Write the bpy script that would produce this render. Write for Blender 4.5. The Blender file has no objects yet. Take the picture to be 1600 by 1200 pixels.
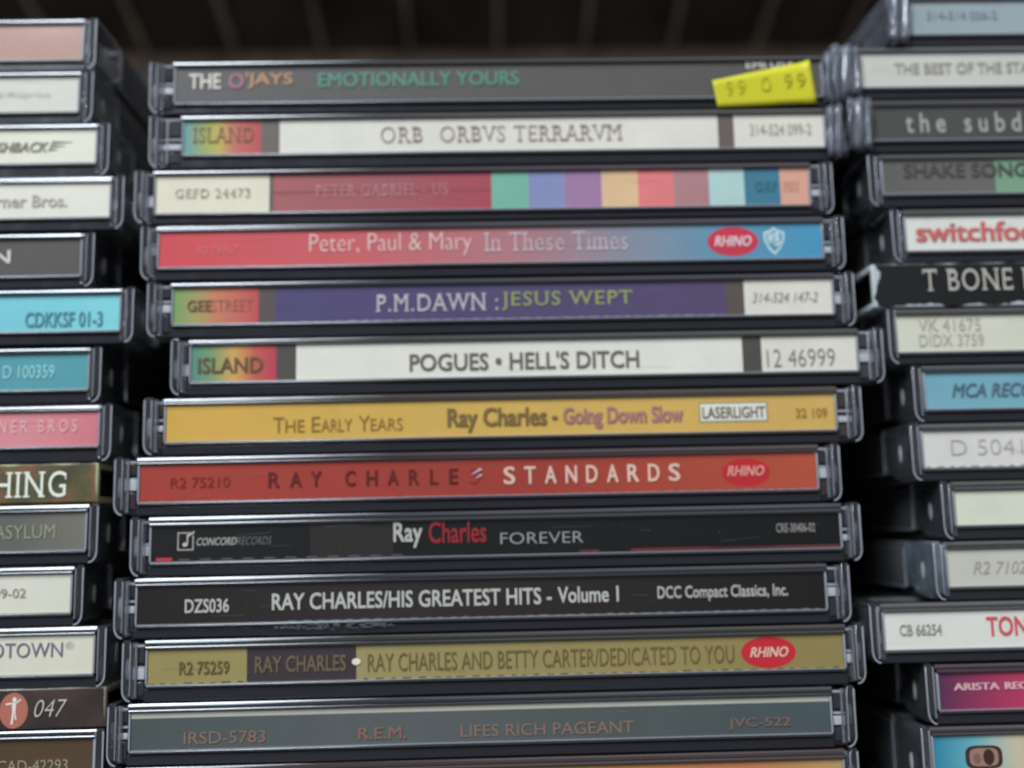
import bpy, bmesh, math, random
from mathutils import Vector, Matrix

random.seed(7)
SC = bpy.context.scene
COL = SC.collection
MM = 0.001
DROP = 133.35            # top of the middle stack above the shelf board, in millimetres

# ------------------------------------------------------------------ camera
cam_d = bpy.data.cameras.new('camera')
cam = bpy.data.objects.new('camera', cam_d)
COL.objects.link(cam)
SC.camera = cam
yaw, pit, roll = 0.0246647, 0.1390335, -0.0213637
fw = Vector((math.sin(yaw) * math.cos(pit), math.cos(yaw) * math.cos(pit), math.sin(pit)))
r0 = fw.cross(Vector((0, 0, 1))).normalized()
u0 = r0.cross(fw)
rt = r0 * math.cos(roll) + u0 * math.sin(roll)
up = u0 * math.cos(roll) - r0 * math.sin(roll)
cam.matrix_world = Matrix(((rt.x, up.x, -fw.x, 0.0), (rt.y, up.y, -fw.y, -182.863 * MM),
                           (rt.z, up.z, -fw.z, (DROP - 85.99) * MM), (0, 0, 0, 1)))
cam_d.sensor_width = 36
cam_d.lens = 36 * 1651.76 / 1600
cam_d.clip_start = 0.005
cam_d.clip_end = 20
cam_d.dof.use_dof = True
cam_d.dof.focus_distance = 0.166
cam_d.dof.aperture_fstop = 6.8

# ------------------------------------------------------------------ light
world = bpy.data.worlds.new('World')
SC.world = world
world.use_nodes = True
bg = world.node_tree.nodes['Background']
bg.inputs[0].default_value = (0.75, 0.80, 0.90, 1)
bg.inputs[1].default_value = 0.31


def area(name, loc, target, sx, sy, energy, color):
    d = bpy.data.lights.new(name, 'AREA')
    d.shape = 'RECTANGLE'
    d.size, d.size_y, d.energy, d.color = sx, sy, energy, color
    o = bpy.data.objects.new(name, d)
    COL.objects.link(o)
    o.location = loc
    o.rotation_euler = (Vector(target) - Vector(loc)).to_track_quat('-Z', 'Y').to_euler()
    return o


# a window up on the left, in four narrow lights, and the soft light of the rest of the room
for k in range(4):
    area('window_light', (-0.90 + 0.17 * k, -1.10, 1.32), (0, 0, 0.08), 0.145, 1.15, (19, 25, 22, 9)[k], (0.80, 0.90, 1.0))
area('room_light', (0.75, -1.5, 2.0), (0, 0, 0.06), 2.2, 1.3, 12, (1.0, 0.965, 0.93))

SC.view_settings.view_transform = 'Standard'
SC.view_settings.look = 'None'
SC.view_settings.exposure = -0.66
SC.view_settings.gamma = 1


# ------------------------------------------------------------------ materials
def lin(c):
    """Ink colour as seen on the spine -> base colour."""
    out = []
    for v, k in zip(c, (0.775, 0.79, 0.81)):
        v = v / 255
        v = v / 12.92 if v <= 0.04045 else ((v + 0.055) / 1.055) ** 2.4
        out.append(min(0.85, max(0.004, v - 0.009) / k))
    return (out[0], out[1], out[2], 1)


def new_mat(name):
    m = bpy.data.materials.new(name)
    m.use_nodes = True
    return m, m.node_tree.nodes, m.node_tree.links, m.node_tree.nodes['Principled BSDF']


def gloss(n, l, p, scale=160, amount=0.00012):
    """The slight waviness and scuffing of old moulded plastic."""
    tc = n.new('ShaderNodeTexCoord')
    no = n.new('ShaderNodeTexNoise'); no.inputs['Scale'].default_value = scale; no.inputs['Detail'].default_value = 3
    l.new(tc.outputs['Object'], no.inputs['Vector'])
    bu = n.new('ShaderNodeBump'); bu.inputs['Strength'].default_value = 0.25; bu.inputs['Distance'].default_value = amount
    l.new(no.outputs['Fac'], bu.inputs['Height'])
    return tc, no, bu


PRINT = {}


def print_mat(col):
    """Printed card seen through the clear wall of the case: matt ink under a thin gloss."""
    key = repr(col)
    if key in PRINT:
        return PRINT[key]
    m, n, l, p = new_mat('printed_card')
    tc = n.new('ShaderNodeTexCoord')
    no = n.new('ShaderNodeTexNoise'); no.inputs['Scale'].default_value = 60; no.inputs['Detail'].default_value = 8; no.inputs['Roughness'].default_value = 0.75
    l.new(tc.outputs['Object'], no.inputs['Vector'])
    mr = n.new('ShaderNodeMapRange'); mr.inputs['From Min'].default_value = 0.3; mr.inputs['From Max'].default_value = 0.7
    mr.inputs['To Min'].default_value = 0.92; mr.inputs['To Max'].default_value = 1.06
    l.new(no.outputs['Fac'], mr.inputs['Value'])
    mix = n.new('ShaderNodeMix'); mix.data_type = 'RGBA'; mix.blend_type = 'MULTIPLY'; mix.inputs['Factor'].default_value = 1
    l.new(mr.outputs['Result'], mix.inputs['B'])
    mix.inputs['A'].default_value = lin(col)
    l.new(mix.outputs['Result'], p.inputs['Base Color'])
    p.inputs['Roughness'].default_value = 0.5
    p.inputs['Specular IOR Level'].default_value = 0.3
    p.inputs['Coat Weight'].default_value = 0.6
    p.inputs['Coat Roughness'].default_value = 0.09
    PRINT[key] = m
    return m


def fade_mat(x0, x1, stops):
    m, n, l, p = new_mat('printed_colour_fade')
    tc = n.new('ShaderNodeTexCoord')
    sx = n.new('ShaderNodeSeparateXYZ')
    l.new(tc.outputs['Object'], sx.inputs[0])
    mr = n.new('ShaderNodeMapRange')
    mr.inputs['From Min'].default_value = x0 * MM; mr.inputs['From Max'].default_value = x1 * MM
    l.new(sx.outputs['X'], mr.inputs['Value'])
    cr = n.new('ShaderNodeValToRGB')
    e = cr.color_ramp.elements
    e[0].position, e[0].color = stops[0][0], lin(stops[0][1])
    e[1].position, e[1].color = stops[-1][0], lin(stops[-1][1])
    for pos, c in stops[1:-1]:
        q = e.new(pos); q.color = lin(c)
    l.new(mr.outputs['Result'], cr.inputs['Fac'])
    no = n.new('ShaderNodeTexNoise'); no.inputs['Scale'].default_value = 55; no.inputs['Detail'].default_value = 8; no.inputs['Roughness'].default_value = 0.75
    l.new(tc.outputs['Object'], no.inputs['Vector'])
    m2 = n.new('ShaderNodeMapRange'); m2.inputs['From Min'].default_value = 0.3; m2.inputs['From Max'].default_value = 0.7
    m2.inputs['To Min'].default_value = 0.92; m2.inputs['To Max'].default_value = 1.06
    l.new(no.outputs['Fac'], m2.inputs['Value'])
    mix = n.new('ShaderNodeMix'); mix.data_type = 'RGBA'; mix.blend_type = 'MULTIPLY'; mix.inputs['Factor'].default_value = 1
    l.new(cr.outputs['Color'], mix.inputs['A']); l.new(m2.outputs['Result'], mix.inputs['B'])
    l.new(mix.outputs['Result'], p.inputs['Base Color'])
    p.inputs['Roughness'].default_value = 0.5
    p.inputs['Specular IOR Level'].default_value = 0.3
    p.inputs['Coat Weight'].default_value = 0.6
    p.inputs['Coat Roughness'].default_value = 0.09
    return m


def plastic_mat(name, col, rough=0.14, coat=0.6, bump=0.00012, scale=140):
    m, n, l, p = new_mat(name)
    tc, no, bu = gloss(n, l, p, scale, bump)
    l.new(bu.outputs['Normal'], p.inputs['Normal'])
    p.inputs['Base Color'].default_value = (col[0], col[1], col[2], 1)
    n2 = n.new('ShaderNodeTexNoise'); n2.inputs['Scale'].default_value = 420; n2.inputs['Detail'].default_value = 5
    l.new(tc.outputs['Object'], n2.inputs['Vector'])
    mr = n.new('ShaderNodeMapRange'); mr.inputs['To Min'].default_value = rough * 0.6; mr.inputs['To Max'].default_value = rough * 1.7
    l.new(n2.outputs['Fac'], mr.inputs['Value'])
    l.new(mr.outputs['Result'], p.inputs['Roughness'])
    p.inputs['Coat Weight'].default_value = coat
    p.inputs['Coat Roughness'].default_value = 0.035
    return m


def clear_mat(name, tint, milk, milk_col, rough, bump=0.0003, scale=90, streak=None, ior=1.55):
    """Thin clear polystyrene: mostly see-through, a little milky from scratches, glossy."""
    m, n, l, p = new_mat(name)
    n.remove(p)
    out = n['Material Output']
    tr = n.new('ShaderNodeBsdfTransparent'); tr.inputs[0].default_value = (tint[0], tint[1], tint[2], 1)
    di = n.new('ShaderNodeBsdfDiffuse'); di.inputs[0].default_value = (milk_col[0], milk_col[1], milk_col[2], 1)
    gl = n.new('ShaderNodeBsdfGlossy'); gl.inputs['Roughness'].default_value = rough
    tc = n.new('ShaderNodeTexCoord')
    mp = n.new('ShaderNodeMapping')
    if streak:
        mp.inputs['Scale'].default_value = streak
    l.new(tc.outputs['Object'], mp.inputs['Vector'])
    no = n.new('ShaderNodeTexNoise'); no.inputs['Scale'].default_value = scale; no.inputs['Detail'].default_value = 4
    l.new(mp.outputs['Vector'], no.inputs['Vector'])
    bu = n.new('ShaderNodeBump'); bu.inputs['Strength'].default_value = 0.5; bu.inputs['Distance'].default_value = bump
    l.new(no.outputs['Fac'], bu.inputs['Height'])
    l.new(bu.outputs['Normal'], gl.inputs['Normal'])
    mr = n.new('ShaderNodeMapRange'); mr.inputs['From Min'].default_value = 0.3; mr.inputs['From Max'].default_value = 0.7
    mr.inputs['To Min'].default_value = milk * 0.4; mr.inputs['To Max'].default_value = milk * 1.6
    l.new(no.outputs['Fac'], mr.inputs['Value'])
    a = n.new('ShaderNodeMixShader')
    l.new(mr.outputs['Result'], a.inputs[0]); l.new(tr.outputs[0], a.inputs[1]); l.new(di.outputs[0], a.inputs[2])
    fr = n.new('ShaderNodeFresnel'); fr.inputs['IOR'].default_value = ior
    l.new(bu.outputs['Normal'], fr.inputs['Normal'])
    b = n.new('ShaderNodeMixShader')
    l.new(fr.outputs[0], b.inputs[0]); l.new(a.outputs[0], b.inputs[1]); l.new(gl.outputs[0], b.inputs[2])
    l.new(b.outputs[0], out.inputs['Surface'])
    return m


M_RAIL = plastic_mat('smoky_clear_plastic', (0.036, 0.036, 0.044), 0.06, 1.0, 0.00005)
M_EDGELIGHT = plastic_mat('painted_edge_light', (0.34, 0.34, 0.37), 0.16, 0.6)  # pale colour stands for the light caught along clear edges
M_DARK = plastic_mat('dark_clear_plastic', (0.020, 0.020, 0.025), 0.18, 0.5)  # dark like the tray seen through the clear plastic
M_TRAY = plastic_mat('black_tray_plastic', (0.05, 0.05, 0.047), 0.30, 0.2)
M_PALETRAY = plastic_mat('pale_tray_plastic', (0.36, 0.35, 0.30), 0.35, 0.2)
M_GREYTRAY = plastic_mat('grey_tray_plastic', (0.17, 0.17, 0.16), 0.35, 0.2)
M_POST = plastic_mat('clear_plastic_post', (0.46, 0.46, 0.48), 0.2, 0.6)
M_ARM, _n, _l, _p = new_mat('clear_arm_plastic')
_tc, _no, _bu = gloss(_n, _l, _p, 120, 0.0004)
_l.new(_bu.outputs['Normal'], _p.inputs['Normal'])
_p.inputs['Base Color'].default_value = (0.90, 0.91, 0.95, 1)
_p.inputs['Transmission Weight'].default_value = 0.97
_p.inputs['IOR'].default_value = 1.56
_p.inputs['Roughness'].default_value = 0.045
M_SIDE = clear_mat('clear_side_plastic', (0.86, 0.86, 0.87), 0.24, (0.30, 0.30, 0.31), 0.14, 0.0004, 60, (1, 0.25, 1.5))
M_WRAP = clear_mat('crinkled_clear_film', (0.9, 0.91, 0.93), 0.20, (0.42, 0.44, 0.50), 0.12, 0.0002, 60, (1.6, 1, 0.5), 1.42)
M_BUMP = plastic_mat('moulded_dimple', (0.42, 0.42, 0.41), 0.25, 0.4)
M_SCUFF = plastic_mat('rubbed_plastic', (0.085, 0.085, 0.092), 0.6, 0.1, 0.0003, 500)


M_PALEARM = clear_mat('pale_blue_arm_plastic', (0.8, 0.85, 0.92), 0.24, (0.46, 0.54, 0.62), 0.06)
M_SPECK = clear_mat('dust_and_hairline_scratches', (0.97, 0.97, 0.97), 0.16, (0.5, 0.5, 0.5), 0.4)
M_GLARE = clear_mat('painted_glare', (0.95, 0.95, 0.95), 0.6, (0.7, 0.7, 0.72), 0.3)  # pale colour for a painted glare spot


def card_mat(kind, W, T):
    """Cardboard sleeves: printed board whose corners and edges have worn to white."""
    m, n, l, p = new_mat('printed_board')
    tc = n.new('ShaderNodeTexCoord')
    sx = n.new('ShaderNodeSeparateXYZ'); l.new(tc.outputs['Object'], sx.inputs[0])

    def math_(op, a, b=None, clamp=False):
        q = n.new('ShaderNodeMath'); q.operation = op; q.use_clamp = clamp
        for i, v in enumerate((a, b)):
            if v is None:
                continue
            if hasattr(v, 'links'):
                l.new(v, q.inputs[i])
            else:
                q.inputs[i].default_value = v
        return q.outputs[0]
    ex = math_('SUBTRACT', W * MM, math_('ABSOLUTE', sx.outputs['X']))
    zb = sx.outputs['Z']
    zt = math_('SUBTRACT', T * MM, sx.outputs['Z'])
    no = n.new('ShaderNodeTexNoise'); no.inputs['Scale'].default_value = 260; no.inputs['Detail'].default_value = 6
    l.new(tc.outputs['Object'], no.inputs['Vector'])
    if kind == 'worn':
        lim = (1.5, 0.8, 0.3); base = (30, 29, 30); paper = (168, 173, 175)
    elif kind == 'camo':
        lim = (0.7, 0.25, 0.5); base = None; paper = (160, 158, 128)
    else:
        lim = (0.5, 0.1, 0.25); base = (52, 44, 42); paper = (130, 120, 104)
    w = None
    for e, lm in ((ex, lim[0]), (zb, lim[1]), (zt, lim[2])):
        q = math_('MULTIPLY', math_('SUBTRACT', no.outputs['Fac'], 0.36), 3.2 * lm * MM)
        d = math_('SUBTRACT', q, e)
        w = d if w is None else math_('MAXIMUM', w, d)
    mask = math_('MULTIPLY', math_('ADD', w, 0.0001), 6000.0, True)
    mix = n.new('ShaderNodeMix'); mix.data_type = 'RGBA'
    l.new(mask, mix.inputs['Factor'])
    mix.inputs['B'].default_value = lin(paper)
    if base is None or kind == 'glossdark':
        n2 = n.new('ShaderNodeTexNoise'); n2.inputs['Scale'].default_value = 130 if base is None else 60; n2.inputs['Detail'].default_value = 5
        l.new(tc.outputs['Object'], n2.inputs['Vector'])
        cr = n.new('ShaderNodeValToRGB'); e = cr.color_ramp.elements
        cols = ([(.30, (58, 50, 36)), (.42, (78, 74, 46)), (.52, (112, 78, 54)), (.60, (92, 92, 52)), (.72, (66, 48, 40))]
                if base is None else [(.3, (44, 38, 37)), (.5, (58, 50, 48)), (.7, (84, 66, 62))])
        e[0].position, e[0].color = cols[0][0], lin(cols[0][1]); e[1].position, e[1].color = cols[-1][0], lin(cols[-1][1])
        for ps, c in cols[1:-1]:
            q = e.new(ps); q.color = lin(c)
        l.new(n2.outputs['Fac'], cr.inputs['Fac'])
        l.new(cr.outputs['Color'], mix.inputs['A'])
    else:
        mix.inputs['A'].default_value = lin(base)
    l.new(mix.outputs['Result'], p.inputs['Base Color'])
    p.inputs['Roughness'].default_value = 0.25 if kind == 'glossdark' else 0.5
    p.inputs['Coat Weight'].default_value = 0.6 if kind == 'glossdark' else 0.15
    bu = n.new('ShaderNodeBump'); bu.inputs['Strength'].default_value = 0.3; bu.inputs['Distance'].default_value = 0.0002
    l.new(no.outputs['Fac'], bu.inputs['Height']); l.new(bu.outputs['Normal'], p.inputs['Normal'])
    return m


# ------------------------------------------------------------------ mesh helpers (all sizes in millimetres)
class Mesh:
    def __init__(self):
        self.bm = bmesh.new()
        self.mats = []

    def slot(self, m):
        if m not in self.mats:
            self.mats.append(m)
        return self.mats.index(m)

    def box(self, x0, x1, y0, y1, z0, z1, m, bevel=0.0, seg=2):
        bm = self.bm
        i = self.slot(m)
        vs = [bm.verts.new((x, y, z)) for x in (x0, x1) for y in (y0, y1) for z in (z0, z1)]
        fs = []
        for q in ((0, 1, 3, 2), (4, 6, 7, 5), (0, 4, 5, 1), (2, 3, 7, 6), (0, 2, 6, 4), (1, 5, 7, 3)):
            f = bm.faces.new([vs[k] for k in q]); f.material_index = i; fs.append(f)
        if bevel:
            es = list({e for f in fs for e in f.edges})
            r = bmesh.ops.bevel(bm, geom=es, offset=bevel, segments=seg, profile=0.5, affect='EDGES')
            for f in r['faces']:
                f.material_index = i; f.smooth = True
        return self

    def quad(self, pts, y, m):
        vs = [self.bm.verts.new((x, y, z)) for x, z in pts]
        f = self.bm.faces.new(vs); f.material_index = self.slot(m)
        return self

    def rect(self, x0, x1, z0, z1, y, m):
        return self.quad([(x0, z0), (x1, z0), (x1, z1), (x0, z1)], y, m)

    def disc(self, cx, cz, rx, rz, y, m, n=28):
        return self.quad([(cx + rx * math.cos(2 * math.pi * k / n), cz + rz * math.sin(2 * math.pi * k / n)) for k in range(n)], y, m)

    def prism(self, outline, x0, x1, m, bevel=0.0):
        """outline: (y, z) points, pushed from x0 to x1."""
        bm = self.bm
        i = self.slot(m)
        a = [bm.verts.new((x0, y, z)) for y, z in outline]
        b = [bm.verts.new((x1, y, z)) for y, z in outline]
        fs = [bm.faces.new(a), bm.faces.new(b[::-1])]
        for k in range(len(a)):
            fs.append(bm.faces.new((a[k - 1], b[k - 1], b[k], a[k])))
        for f in fs:
            f.material_index = i
        if bevel:
            es = list({e for f in fs[:2] for e in f.edges})
            r = bmesh.ops.bevel(bm, geom=es, offset=bevel, segments=2, profile=0.5, affect='EDGES')
            for f in r['faces']:
                f.material_index = i; f.smooth = True
        return self

    def brow(self, x0, x1, zb, zt, yf, yb, ry, rz, m, full=34):
        """A bar whose upper front edge is broadly rounded off."""
        prof = [(yb, zt), (yb, zb), (yf + 0.06, zb), (yf, zb + 0.06)]
        y, z, k = yf, zt - rz, 14
        for q in range(k):
            a = math.radians(3 + full * (q + 0.5) / k)
            y += math.tan(a) * rz * 0.86 / k
            z += rz * 0.86 / k
            prof.append((y, z))
        for q in (0.35, 0.7):
            prof.append((y + q * 0.35, z + (zt - z) * math.sin(q * math.pi / 2)))
        prof.append((y + 0.35, zt))
        return self.prism(prof, x0, x1, m)

    def ball(self, c, r, m):
        i = self.slot(m)
        res = bmesh.ops.create_uvsphere(self.bm, u_segments=14, v_segments=8, radius=1.0)
        for v in res['verts']:
            v.co = Vector((c[0] + v.co.x * r[0], c[1] + v.co.y * r[1], c[2] + v.co.z * r[2]))
        for f in {f for v in res['verts'] for f in v.link_faces}:
            f.material_index = i; f.smooth = True
        return self

    def build(self, name, parent=None):
        bmesh.ops.recalc_face_normals(self.bm, faces=self.bm.faces[:])
        for v in self.bm.verts:
            v.co *= MM
        me = bpy.data.meshes.new(name)
        self.bm.to_mesh(me); self.bm.free()
        for m in self.mats:
            me.materials.append(m)
        o = bpy.data.objects.new(name, me)
        COL.objects.link(o)
        if parent:
            o.parent = parent
        return o


GLYPHS = {}


def glyphs(txt, style):
    """Filled outlines of a line of lettering, fitted to the unit square."""
    key = (txt, style)
    if key in GLYPHS:
        return GLYPHS[key]
    cu = bpy.data.curves.new('lettering', 'FONT')
    cu.body = txt
    cu.resolution_u = 3
    off = 0.0
    if 'b' in style:
        off = 0.0
    elif 'l' in style:
        off = -0.012
    elif 's' in style:
        off = -0.014
    cu.offset = off
    if 'i' in style:
        cu.shear = 0.28
    if 's' in style:
        cu.space_character = 1.12
    ob = bpy.data.objects.new('lettering', cu)
    COL.objects.link(ob)
    bpy.context.view_layer.update()
    dg = bpy.context.evaluated_depsgraph_get()
    ev = ob.evaluated_get(dg)
    me = ev.to_mesh()
    vs = [(v.co.x, v.co.y) for v in me.vertices]
    polys = [(tuple(p.vertices), 0) for p in me.polygons]
    if 's' in style and vs:
        cap = 0.72
        count = {}
        for p in me.polygons:
            for a, b in p.edge_keys:
                count[(a, b)] = count.get((a, b), 0) + 1
        sf, th = (0.07, 0.05) if 'b' in style else (0.085, 0.065)
        top, bot = max(v[1] for v in vs), min(v[1] for v in vs)
        for (a, b), k in count.items():
            if k != 1:
                continue
            (xa, ya), (xb, yb) = vs[a], vs[b]
            ln = math.hypot(xa - xb, ya - yb)
            if abs(ya - yb) < 0.004 and 0.03 < ln < 0.2:
                base = len(vs)
                x0, x1 = min(xa, xb) - sf, max(xa, xb) + sf
                if abs(ya - bot) < 0.09:
                    vs += [(x0, ya), (x1, ya), (x1, ya + th), (x0, ya + th)]
                elif ya > 0.45:
                    vs += [(x0, ya - th), (x1, ya - th), (x1, ya), (x0, ya)]
                else:
                    continue
                polys.append(((base, base + 1, base + 2, base + 3), 1))
            elif abs(xa - xb) < 0.004 and 0.03 < ln < 0.13:
                y0, y1 = min(ya, yb), max(ya, yb)
                if y0 - bot < 0.06:
                    y1 += 0.07
                elif top - y1 < 0.06:
                    y0 -= 0.07
                else:
                    continue
                base = len(vs)
                vs += [(xa - 0.02, y0), (xa + 0.02, y0), (xa + 0.02, y1), (xa - 0.02, y1)]
                polys.append(((base, base + 1, base + 2, base + 3), 1))
    ev.to_mesh_clear()
    bpy.data.objects.remove(ob)
    bpy.data.curves.remove(cu)
    if vs:
        x0, x1 = min(v[0] for v in vs), max(v[0] for v in vs)
        z0, z1 = min(v[1] for v in vs), max(v[1] for v in vs)
        vs = [((x - x0) / max(1e-6, x1 - x0), (z - z0) / max(1e-6, z1 - z0)) for x, z in vs]
    if 'b' in style and 's' not in style and vs:
        # heavier weight: the same outlines again, shifted a little each way, each on its own level
        d = 0.030 if 'bb' in style else 0.012
        d = d * 1.6 / max(0.6, 0.62 * len(txt))
        e = 0.022
        v0, p0 = list(vs), list(polys)
        vs, polys = [], []
        for q, (sx, sz) in enumerate(((-1, -1), (1, -1), (-1, 1), (1, 1))):
            b = len(vs)
            vs += [(x * (1 - 2 * d) + d + sx * d, z * (1 - 2 * e) + e + sz * e) for x, z in v0]
            polys += [(tuple(k + b for k in p), ly + 2 * q) for p, ly in p0]
    GLYPHS[key] = (vs, polys)
    return GLYPHS[key]


def write(mesh, txt, x0, x1, z0, z1, y, m, style):
    vs, polys = glyphs(txt, style)
    i = mesh.slot(m)
    for layer in range(8):
        ids = {}
        for p, ly in polys:
            if ly != layer:
                continue
            for k in p:
                if k not in ids:
                    ids[k] = mesh.bm.verts.new((x0 + vs[k][0] * (x1 - x0), y - layer * 0.006, z0 + vs[k][1] * (z1 - z0)))
            try:
                f = mesh.bm.faces.new([ids[k] for k in p]); f.material_index = i
            except ValueError:
                pass


LAY = 0.03


def dress_card(mesh, c, y, z0, z1):
    """Printed panels, marks and writing of one spine; every print lies a hair above the one below it."""
    h = z1 - z0
    for x0, x1, col in c['panels']:
        if isinstance(col, str):
            continue
        m = print_mat(col) if isinstance(col, tuple) else fade_mat(x0, x1, col)
        mesh.rect(x0, x1, z0, z1, y - LAY, m)
    for e in c['extra']:
        k, x0, x1 = e[0], e[1], e[2]
        if k == 'line':
            mesh.rect(x0, x1, z0 + e[3] * h, z0 + e[4] * h, y - 2 * LAY, print_mat(e[5]))
        elif k == 'oval':
            mesh.disc((x0 + x1) / 2, z0 + (e[3] + e[4]) / 2 * h, (x1 - x0) / 2, (e[4] - e[3]) / 2 * h, y - 2 * LAY, print_mat(e[5]))
        elif k == 'boxw':
            a, b = z0 + e[3] * h, z0 + e[4] * h
            mesh.rect(x0, x1, a, b, y - 2 * LAY, print_mat((120, 108, 84)))
            mesh.rect(x0 + 0.2, x1 - 0.2, a + 0.2, b - 0.2, y - 3 * LAY, print_mat(e[5]))
        elif k == 'dash':
            x = x0
            while x < x1:
                mesh.rect(x, x + 1.9, z0 + e[3] * h, z0 + e[4] * h, y - 2 * LAY, print_mat(e[5]))
                x += 3.6
        elif k == 'perf':
            m = print_mat(e[3])
            x = x0
            while x < x1:
                wd = random.uniform(0.7, 1.6)
                mesh.rect(x, min(x + wd, x1), z0 + 0.02, z0 + random.uniform(0.14, 0.26), y - 2 * LAY, m)
                x += wd + random.uniform(0.8, 1.4)
        elif k == 'speed':
            m = print_mat(e[5])
            for q in range(3):
                za = z0 + (e[3] + (e[4] - e[3]) * (0.3 * q + 0.1)) * h
                L = (x1 - x0) * (0.45 + 0.27 * q)
                mesh.quad([(x0 + 0.25 * q, za), (x0 + 0.25 * q + L, za + 0.25), (x0 + 0.3 * q + L, za + 0.36), (x0 + 0.3 * q, za + 0.6)], y - 2 * LAY, m)
        elif k == 'note':
            a, b = z0 + e[3] * h, z0 + e[4] * h
            m = print_mat(e[5])
            t = 0.16
            mesh.rect(x0, x1, a, a + t, y - 2 * LAY, m); mesh.rect(x0, x1 - 0.6, b - t, b, y - 2 * LAY, m)
            mesh.rect(x0, x0 + t, a + t, b - t, y - 2 * LAY, m); mesh.rect(x1 - t, x1, a + t, b - 0.5, y - 2 * LAY, m)
            cx = (x0 + x1) / 2
            mesh.disc(cx - 0.1, a + 0.95, 0.42, 0.36, y - 2 * LAY, m, 14)
            mesh.rect(cx + 0.2, cx + 0.42, a + 0.95, b - 0.35, y - 3 * LAY, m)
            mesh.quad([(cx + 0.42, b - 0.75), (cx + 1.5, b - 0.05), (cx + 1.5, b + 0.22), (cx + 0.42, b - 0.35)], y - 3 * LAY, m)
        elif k == 'shield':
            a, b = z0 + e[3] * h, z0 + e[4] * h
            cx, w, hh = (x0 + x1) / 2, (x1 - x0) / 2, b - a
            out = [(0, 0), (.55, .22), (.92, .5), (1, .8), (.62, .86), (.3, .9), (0, 1), (-.3, .9), (-.62, .86), (-1, .8), (-.92, .5), (-.55, .22)]
            mesh.quad([(cx + px * w, a + pz * hh) for px, pz in out], y - 2 * LAY, print_mat(e[5]))
            mesh.quad([(cx + px * w * .82, a + hh * .09 + pz * hh * .83) for px, pz in out], y - 3 * LAY, print_mat((84, 138, 158)))
            write(mesh, 'W', cx - w * .66, cx - w * .02, a + hh * .38, a + hh * .80, y - 4 * LAY, print_mat(e[5]), 'b')
            write(mesh, 'B', cx + w * .06, cx + w * .55, a + hh * .32, a + hh * .80, y - 4 * LAY, print_mat(e[5]), 'b')
        elif k == 'disc':
            cz = z0 + (e[3] + e[4]) / 2 * h
            cx = (x0 + x1) / 2
            m = print_mat((208, 202, 188))
            mesh.disc(cx, cz, (x1 - x0) / 2, (e[4] - e[3]) / 2 * h, y - 2 * LAY, print_mat(e[5]))
            mesh.disc(cx + 0.1, cz + 1.75, 0.36, 0.4, y - 3 * LAY, m, 14)
            for pts in ([(-.35, 1.3), (.45, 1.35), (.3, -.2), (-.2, -.2)], [(-.2, -.2), (.1, -.2), (-.05, -2.2), (-.4, -2.2)],
                        [(.1, -.2), (.3, -.2), (.55, -1.4), (.3, -1.5)], [(-.35, 1.3), (-.2, 1.0), (-1.3, .9), (-1.3, 1.2)], [(.4, 1.35), (.35, 1.0), (1.2, 1.7), (1.05, 1.9)]):
                mesh.quad([(cx + px, cz + pz) for px, pz in pts], y - 3 * LAY, m)
        elif k == 'pill':
            a, b = z0 + e[3] * h, z0 + e[4] * h
            cx, cz = (x0 + x1) / 2, (a + b) / 2
            w, hh = (x1 - x0) / 2, (b - a) / 2

            def pill(s, dz=0):
                return [(cx + w * s * (abs(math.cos(t)) ** .45) * (1 if math.cos(t) > 0 else -1), cz + dz + hh * s * (abs(math.sin(t)) ** .6) * (1 if math.sin(t) > 0 else -1))
                        for t in [2 * math.pi * (q + .5) / 28 for q in range(28)]]
            mesh.quad(pill(1), y - 2 * LAY, print_mat(e[5]))
            mesh.quad(pill(.78), y - 3 * LAY, print_mat((146, 116, 104)))
            mesh.disc(cx + w * .25, cz, w * .3, hh * .7, y - 4 * LAY, print_mat(e[5]), 16)
            mesh.disc(cx - w * .38, cz - hh * .1, w * .2, hh * .45, y - 4 * LAY, print_mat((128, 92, 82)), 16)
    for s, x0, x1, f0, f1, col, st in c['texts']:
        if x0 > 70:
            continue
        write(mesh, s, x0, x1, z0 + f0 * h, z0 + f1 * h, y - 5 * LAY, print_mat(col), st)


def arm_outline(T):
    """Side view of a lid arm: straight front, the lower front corner rounded off."""
    pts = [(-0.25, T - 0.35), (0.15, T - 0.05), (13.0, T - 0.05), (13.0, 4.2), (11.0, 2.4), (8.4, 1.3), (6.0, 0.25), (1.6, 0.25)]
    for k in range(1, 5):
        a = math.pi / 2 * k / 5
        pts.append((1.6 - 1.85 * math.sin(a), 0.25 + 1.85 * (1 - math.cos(a))))
    pts.append((-0.25, 2.1))
    return pts


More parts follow.
